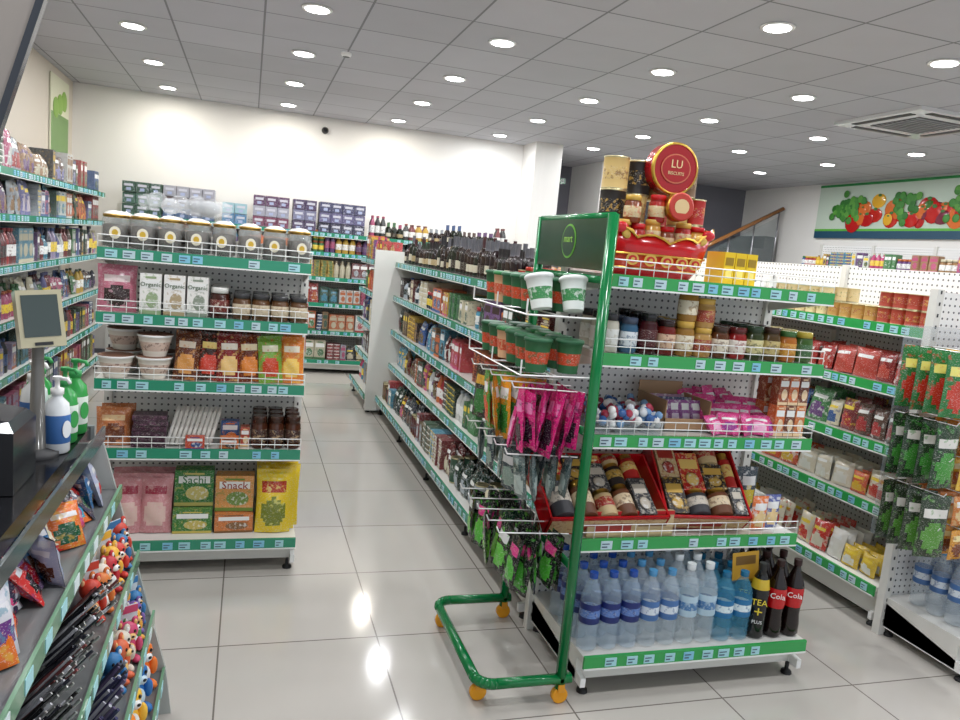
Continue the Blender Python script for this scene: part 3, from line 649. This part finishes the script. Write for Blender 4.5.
for i in range(9):
    for q in range(4): inst(W1 if i%3 else W2,'water_bottle',(2.93+i*.09,2.19+q*.09,.184),R.uniform(-.3,.3))
# ================================================================= FAR GONDOLAS
LF=[.16,.5,.85,1.15,1.4]
unit(T((5.3,7.8,0))@RZ(-90),4.6,.42,LF,1.66,GREEN,seed=30); unit(T((5.3,3.2,0))@RZ(90),4.6,.42,LF,1.66,GREEN,seed=31)
b=B('household_bottles')
for k,zz in enumerate(LF):
    stock(b,T((5.3,7.8,0))@RZ(-90),.05,4.5,zz+.002,.41,.22 if k<4 else .32,['bottle','box','jar'],300+k,rows=2)
b.obj()
LW=[.16,.5,.85,1.2,1.5,1.8]
unit(T((7.6,8.8,0))@RZ(-90),6.5,.42,LW,2.1,GREEN,seed=40,name='side_shelving')
b=B('packaged_groceries')
for k,zz in enumerate(LW): stock(b,T((7.6,8.8,0))@RZ(-90),.05,6.4,zz+.002,.41,.2,['bottle','box','jar'],320+k,rows=1,pal=PALM)
b.obj()
LK=[.16,.5,.82,1.12,1.4,1.62]
unit(T((-1.38,9.26,0)),4.5,.42,LK,1.72,TEAL,seed=41,name='rear_shelving')
b=B('packaged_groceries')
kb=[['box','pouch'],['box'],['pouch','box'],['bottle','box'],['bottle','jar']]
for k,zz in enumerate(LK[:5]): stock(b,T((-1.38,9.26,0)),.05,4.45,zz+.002,.41,.22,kb[k],340+k,rows=2,pal=[mute(c,.45,.10) for c in PAL]+[C(40,40,50),C(60,70,90)])
b.obj()
b=B('tissue_multipacks'); rr=random.Random(5)
for (x0,x1,hh,cl) in [(-1.3,-.95,3,[C(40,80,60),C(70,110,90)]),(-.9,-.45,3,[C(60,90,130),C(80,60,55),C(160,160,170)]),(-.3,.0,2,[C(80,130,170),C(150,190,200)]),(.02,.42,3,[C(120,55,85),C(160,160,175),C(90,50,90)]),(.45,.72,3,[C(70,50,90),C(120,120,150)]),(.74,1.25,3,[C(45,45,75),C(95,90,130),C(60,60,100)])]:
    for lv in range(hh):
        xx=x0
        while xx<x1-.05:
            c=cl[lv%len(cl)]; zb=1.622+lv*.115; jj=rr.uniform(-.02,.02); box(b,xx,xx+.125,8.86+jj,9.12+jj,zb,zb+.11,c,'boxprint',C(190,190,205)); box(b,xx+.02,xx+.105,8.858+jj,8.86+jj,zb+.06,zb+.085,C(205,205,215)); box(b,xx+.04,xx+.085,8.858+jj,8.86+jj,zb+.015,zb+.045,C(170,180,210)); xx+=.13
b.obj()
b=B('bottle_row'); stock(b,T((-1.38,9.26,0)),2.7,4.4,1.622,.41,.24,['bottle','wine'],360,rows=2,pal=[mute(c,.45,.12) for c in PAL]); b.obj()
LL=[.16,.5,.85,1.2,1.52,1.8]
unit(T((-1.85,2.9,0))@RZ(90),5.7,.42,LL,1.9,TEAL,seed=42,name='side_shelving')
b=B('household_goods'); PL=[mute(c,.5,.12) for c in PAL]+[C(150,140,165),C(110,110,150),C(180,170,180),C(60,60,70)]
for k,zz in enumerate(LL[:5]): stock(b,T((-1.85,2.9,0))@RZ(90),.05,5.65,zz+.002,.41,.25,[['box'],['box','bottle'],['bottle','pouch'],['bottle','box'],['pouch','box']][k],400+k,rows=2,pal=PL)
stock(b,T((-1.85,2.9,0))@RZ(90),.2,5.65,LL[5]+.002,.41,.24,['box','pouch'],406,rows=2,pal=PL)
b.obj()
b=B('red_hanging_bag'); pouch(b,.16,.4,.08,C(190,25,30),T((.40,6.3,.62)),8,10,C(170,20,25)); tube(b,[(.34,6.3,1.0),(.36,6.3,1.1),(.29,6.3,1.13)],.004,C(200,25,30)); b.obj()
# ================================================================= COUNTER + IMPULSE RACK
b=B('checkout_counter'); box(b,-1.25,-.65,.5,2.36,0,.90,C(60,60,64)); box(b,-1.28,-.42,.48,2.40,.90,.94,C(22,22,25),'gloss'); box(b,-1.28,-.41,2.40,2.41,.9,.945,C(160,165,165),'gloss'); b.obj()
b=B('impulse_display_rack'); tiers=[(.93,-.39),(.75,-.34),(.54,-.285),(.34,-.236),(.15,-.20)]
for i,(zt,xf) in enumerate(tiers):
    if i: box(b,xf-.24,xf,.5,2.40,zt-.012,zt,C(110,112,112),'gloss')
    box(b,xf,xf+.008,.5,2.41,zt-.03,zt+.012,C(110,150,120) if i else C(70,78,78),'gloss')
    y=.6
    while i and y<2.3: box(b,xf+.008,xf+.0095,y,y+.05,zt-.024,zt+.006,R.choice([TAG,C(215,228,230)])); y+=R.uniform(.07,.14)
    if i: box(b,xf-.24,xf-.232,.5,2.40,(tiers[i+1][0] if i<4 else .02),zt-.012,C(120,120,116))
b.add([(-.63,2.40,0),(-.17,2.40,0),(-.19,2.40,.15),(-.385,2.40,.89),(-.63,2.40,.89),(-.63,2.415,0),(-.17,2.415,0),(-.19,2.415,.15),(-.385,2.415,.89),(-.63,2.415,.89)],[(0,1,2,3,4),(9,8,7,6,5),(0,5,6,1),(1,6,7,2),(2,7,8,3),(3,8,9,4),(4,9,5,0)],C(180,184,180),'gloss')
b.obj()
b=B('battery_blister_packs'); rr=random.Random(21)
for k in range(60):
    y=.8+k*.026; c=rr.choice([C(170,175,200),C(110,85,125),C(190,45,45),C(45,100,150),C(60,55,80),C(60,60,70),C(210,210,218),C(150,150,185),C(215,110,50)])
    pouch(b,.09,rr.uniform(.10,.15),.035,style(c,rr.choice(PAL),C(220,220,225)),T((-.41+rr.uniform(-.04,.035),y,.752))@RZ(90+rr.uniform(-50,50))@RX(-22+rr.uniform(-20,12)),8,9,rr.choice(PALM))
b.obj()
b=B('pens_bundle'); rr=random.Random(22)
for k in range(110):
    y=.9+k*.0098; x=-.32+rr.uniform(-.06,.0); c=rr.choice([BLACK,C(60,60,65),C(190,190,196),C(110,60,60),C(40,40,50)])
    tube(b,[(x-.05,y,.552),(x+.05,y+rr.uniform(-.03,.03),.552+.09+rr.uniform(0,.02))],.0038,c,'gloss',6)
    tube(b,[(x+.05,y,.645),(x+.062,y,.657)],.003,C(220,220,220),'metal',6)
b.obj()
def toy(name,c,c2,loc,rz,s=1.0,pack=False):
    b=B(name)
    ell(b,0,0,.035,.026,.022,.034,c); ell(b,0,-.016,.035,.017,.010,.022,c2); ell(b,0,-.004,.086,.026,.024,.025,c)
    ell(b,0,-.026,.080,.012,.010,.009,c2); ell(b,0,-.036,.083,.004,.003,.003,BLACK)
    for sx in (-1,1):
        ell(b,sx*.010,-.0255,.092,.0035,.0025,.0045,BLACK,'gloss')
        ell(b,sx*.02,0,.108,.009,.006,.013,c); ell(b,sx*.02,-.004,.107,.005,.004,.008,c2)
        ell(b,sx*.028,-.012,.045,.009,.010,.02,c); ell(b,sx*.016,-.02,.010,.011,.018,.010,c)
    ell(b,0,.024,.02,.008,.01,.008,c2)
    if pack: box(b,-.04,.04,.03,.032,0,.14,C(215,225,230)); box(b,-.04,.04,.028,.03,.118,.138,c)
    o=b.obj(loc=loc); o.rotation_euler=(0,0,math.radians(rz)); o.scale=(s,s,s); return o
rr=random.Random(31)
TC=[C(200,60,40),C(215,120,50),C(225,215,200),C(190,40,50),C(235,180,60),C(205,60,50),C(60,120,170)]
for k in range(8): toy('toy_figurine',TC[k%7],[C(230,180,130),WHITE][k%2],(-.33+rr.uniform(-.012,.008),1.98+k*.052,.542),60+rr.uniform(-25,25),rr.uniform(.95,1.15),k%2==0)
TD=[C(50,120,175),C(215,100,60),C(215,205,190),C(200,70,110),C(90,150,80),C(235,170,70),C(120,90,160)]
for k in range(8): toy('toy_figurine',TD[k%7],[WHITE,C(235,190,120)][k%2],(-.28+rr.uniform(-.012,.008),1.98+k*.052,.342),55+rr.uniform(-25,25),rr.uniform(.9,1.1),k%2==1)
b=B('marker_pens')
for k in range(88):
    y=1.1+k*.0096; x=-.275+rr.uniform(-.03,.015); tube(b,[(x-.05,y,.352),(x+.03,y+rr.uniform(-.02,.02),.352+.10)],.005,rr.choice([C(90,80,110),C(70,70,80),C(170,170,180),C(60,60,90)]),'gloss',6)
b.obj()
for k in range(4): toy('plush_toy',[C(235,130,30),C(240,190,60),C(40,110,180),C(235,120,40)][k],[C(250,200,90),WHITE,C(200,225,240),WHITE][k],(-.26,1.95+k*.12,.152),45,1.4)
for k in range(4): toy('plush_toy',[C(40,110,190),C(235,200,80),C(220,80,60),C(235,150,50)][k],WHITE,(-.27,1.45+k*.115,.152),60,1.35)
b=B('customer_display'); b.M=T((-.49,2.1,.94))@RZ(25)
lathe(b,[(.05,0),(.05,.012,C(50,50,52)),(.02,.02,C(50,50,52)),(.014,.25,C(110,108,104),'gloss'),(.014,.29,C(110,108,104))],seg=16)
Mv=T((0,-.01,.35))@RX(-12)@RY(-4)
box(b,-.05,.05,-.02,.02,-.07,.07,C(200,192,160),'gloss',None,Mv); box(b,-.04,.04,-.022,-.02,-.045,.058,C(70,82,80),'gloss',None,Mv); box(b,-.02,.02,-.023,-.021,-.066,-.058,DARK,'plain',None,Mv)
b.M=I4; b.obj()
b=B('receipt_printer'); box(b,-.60,-.46,1.78,1.96,.942,1.08,C(35,35,38),'gloss'); b.add([(-.60,1.78,1.08),(-.46,1.78,1.08),(-.46,1.96,1.08),(-.60,1.96,1.08),(-.585,1.80,1.12),(-.475,1.80,1.10),(-.475,1.94,1.10),(-.585,1.94,1.12)],[(0,1,5,4),(1,2,6,5),(2,3,7,6),(3,0,4,7),(4,5,6,7)],C(50,50,54),'gloss'); b.obj()
def fsan(body,lab,cap):
    def f(bb):
        lathe(bb,[(.9*.032,0),(.034,.006,body,'gloss'),(.034,.03,body,'gloss'),(.0345,.031,lab,'plain'),(.0345,.11,lab,'plain'),(.033,.115,body,'gloss'),(.03,.14,body,'gloss'),(.014,.158,body,'gloss'),(.014,.165,body,'gloss'),(.017,.166,cap),(.017,.182,cap),(.006,.183,cap),(.006,.205,cap),(.012,.206,cap),(.012,.216,cap)],seg=18,c2=body)
        tube(bb,[(0,0,.212),(0,-.035,.212),(0,-.042,.203)],.005,cap,seg=8); disc(bb,0,-.0352,.07,.015,.025,body)
    return f
S1=mesh_of(fsan(C(60,160,80),C(225,235,225),C(50,150,80)),'sanitizer_bottle'); S2=mesh_of(fsan(C(235,238,240),C(60,110,175),WHITE),'sanitizer_bottle')
for k,(x,y,mm,s) in enumerate([(-.450,2.33,S1,.98),(-.452,2.13,S2,.92),(-.455,2.23,S1,.95),(-.53,2.24,S2,1),(-.54,2.33,S1,1)]): inst(mm,'sanitizer_bottle',(x,y,.942),1.0,s)
# ================================================================= CAMERA / LIGHT
cam=bpy.data.cameras.new('camera'); co=bpy.data.objects.new('camera',cam); bpy.context.scene.collection.objects.link(co)
Mx=Matrix(((.9534,-.0473,-.2979,0),(-.2873,.1599,-.9444,0),(.0923,.9860,.1389,1.55),(0,0,0,1)))
co.matrix_world=Mx; cam.lens=28.35; cam.sensor_width=36; cam.clip_start=.05
bpy.context.scene.camera=co
w=bpy.data.worlds.new('world'); bpy.context.scene.world=w; w.use_nodes=True
bg=w.node_tree.nodes['Background']; bg.inputs[0].default_value=(.85,.92,1,1); bg.inputs[1].default_value=.95
bpy.context.scene.view_settings.view_transform='Standard'
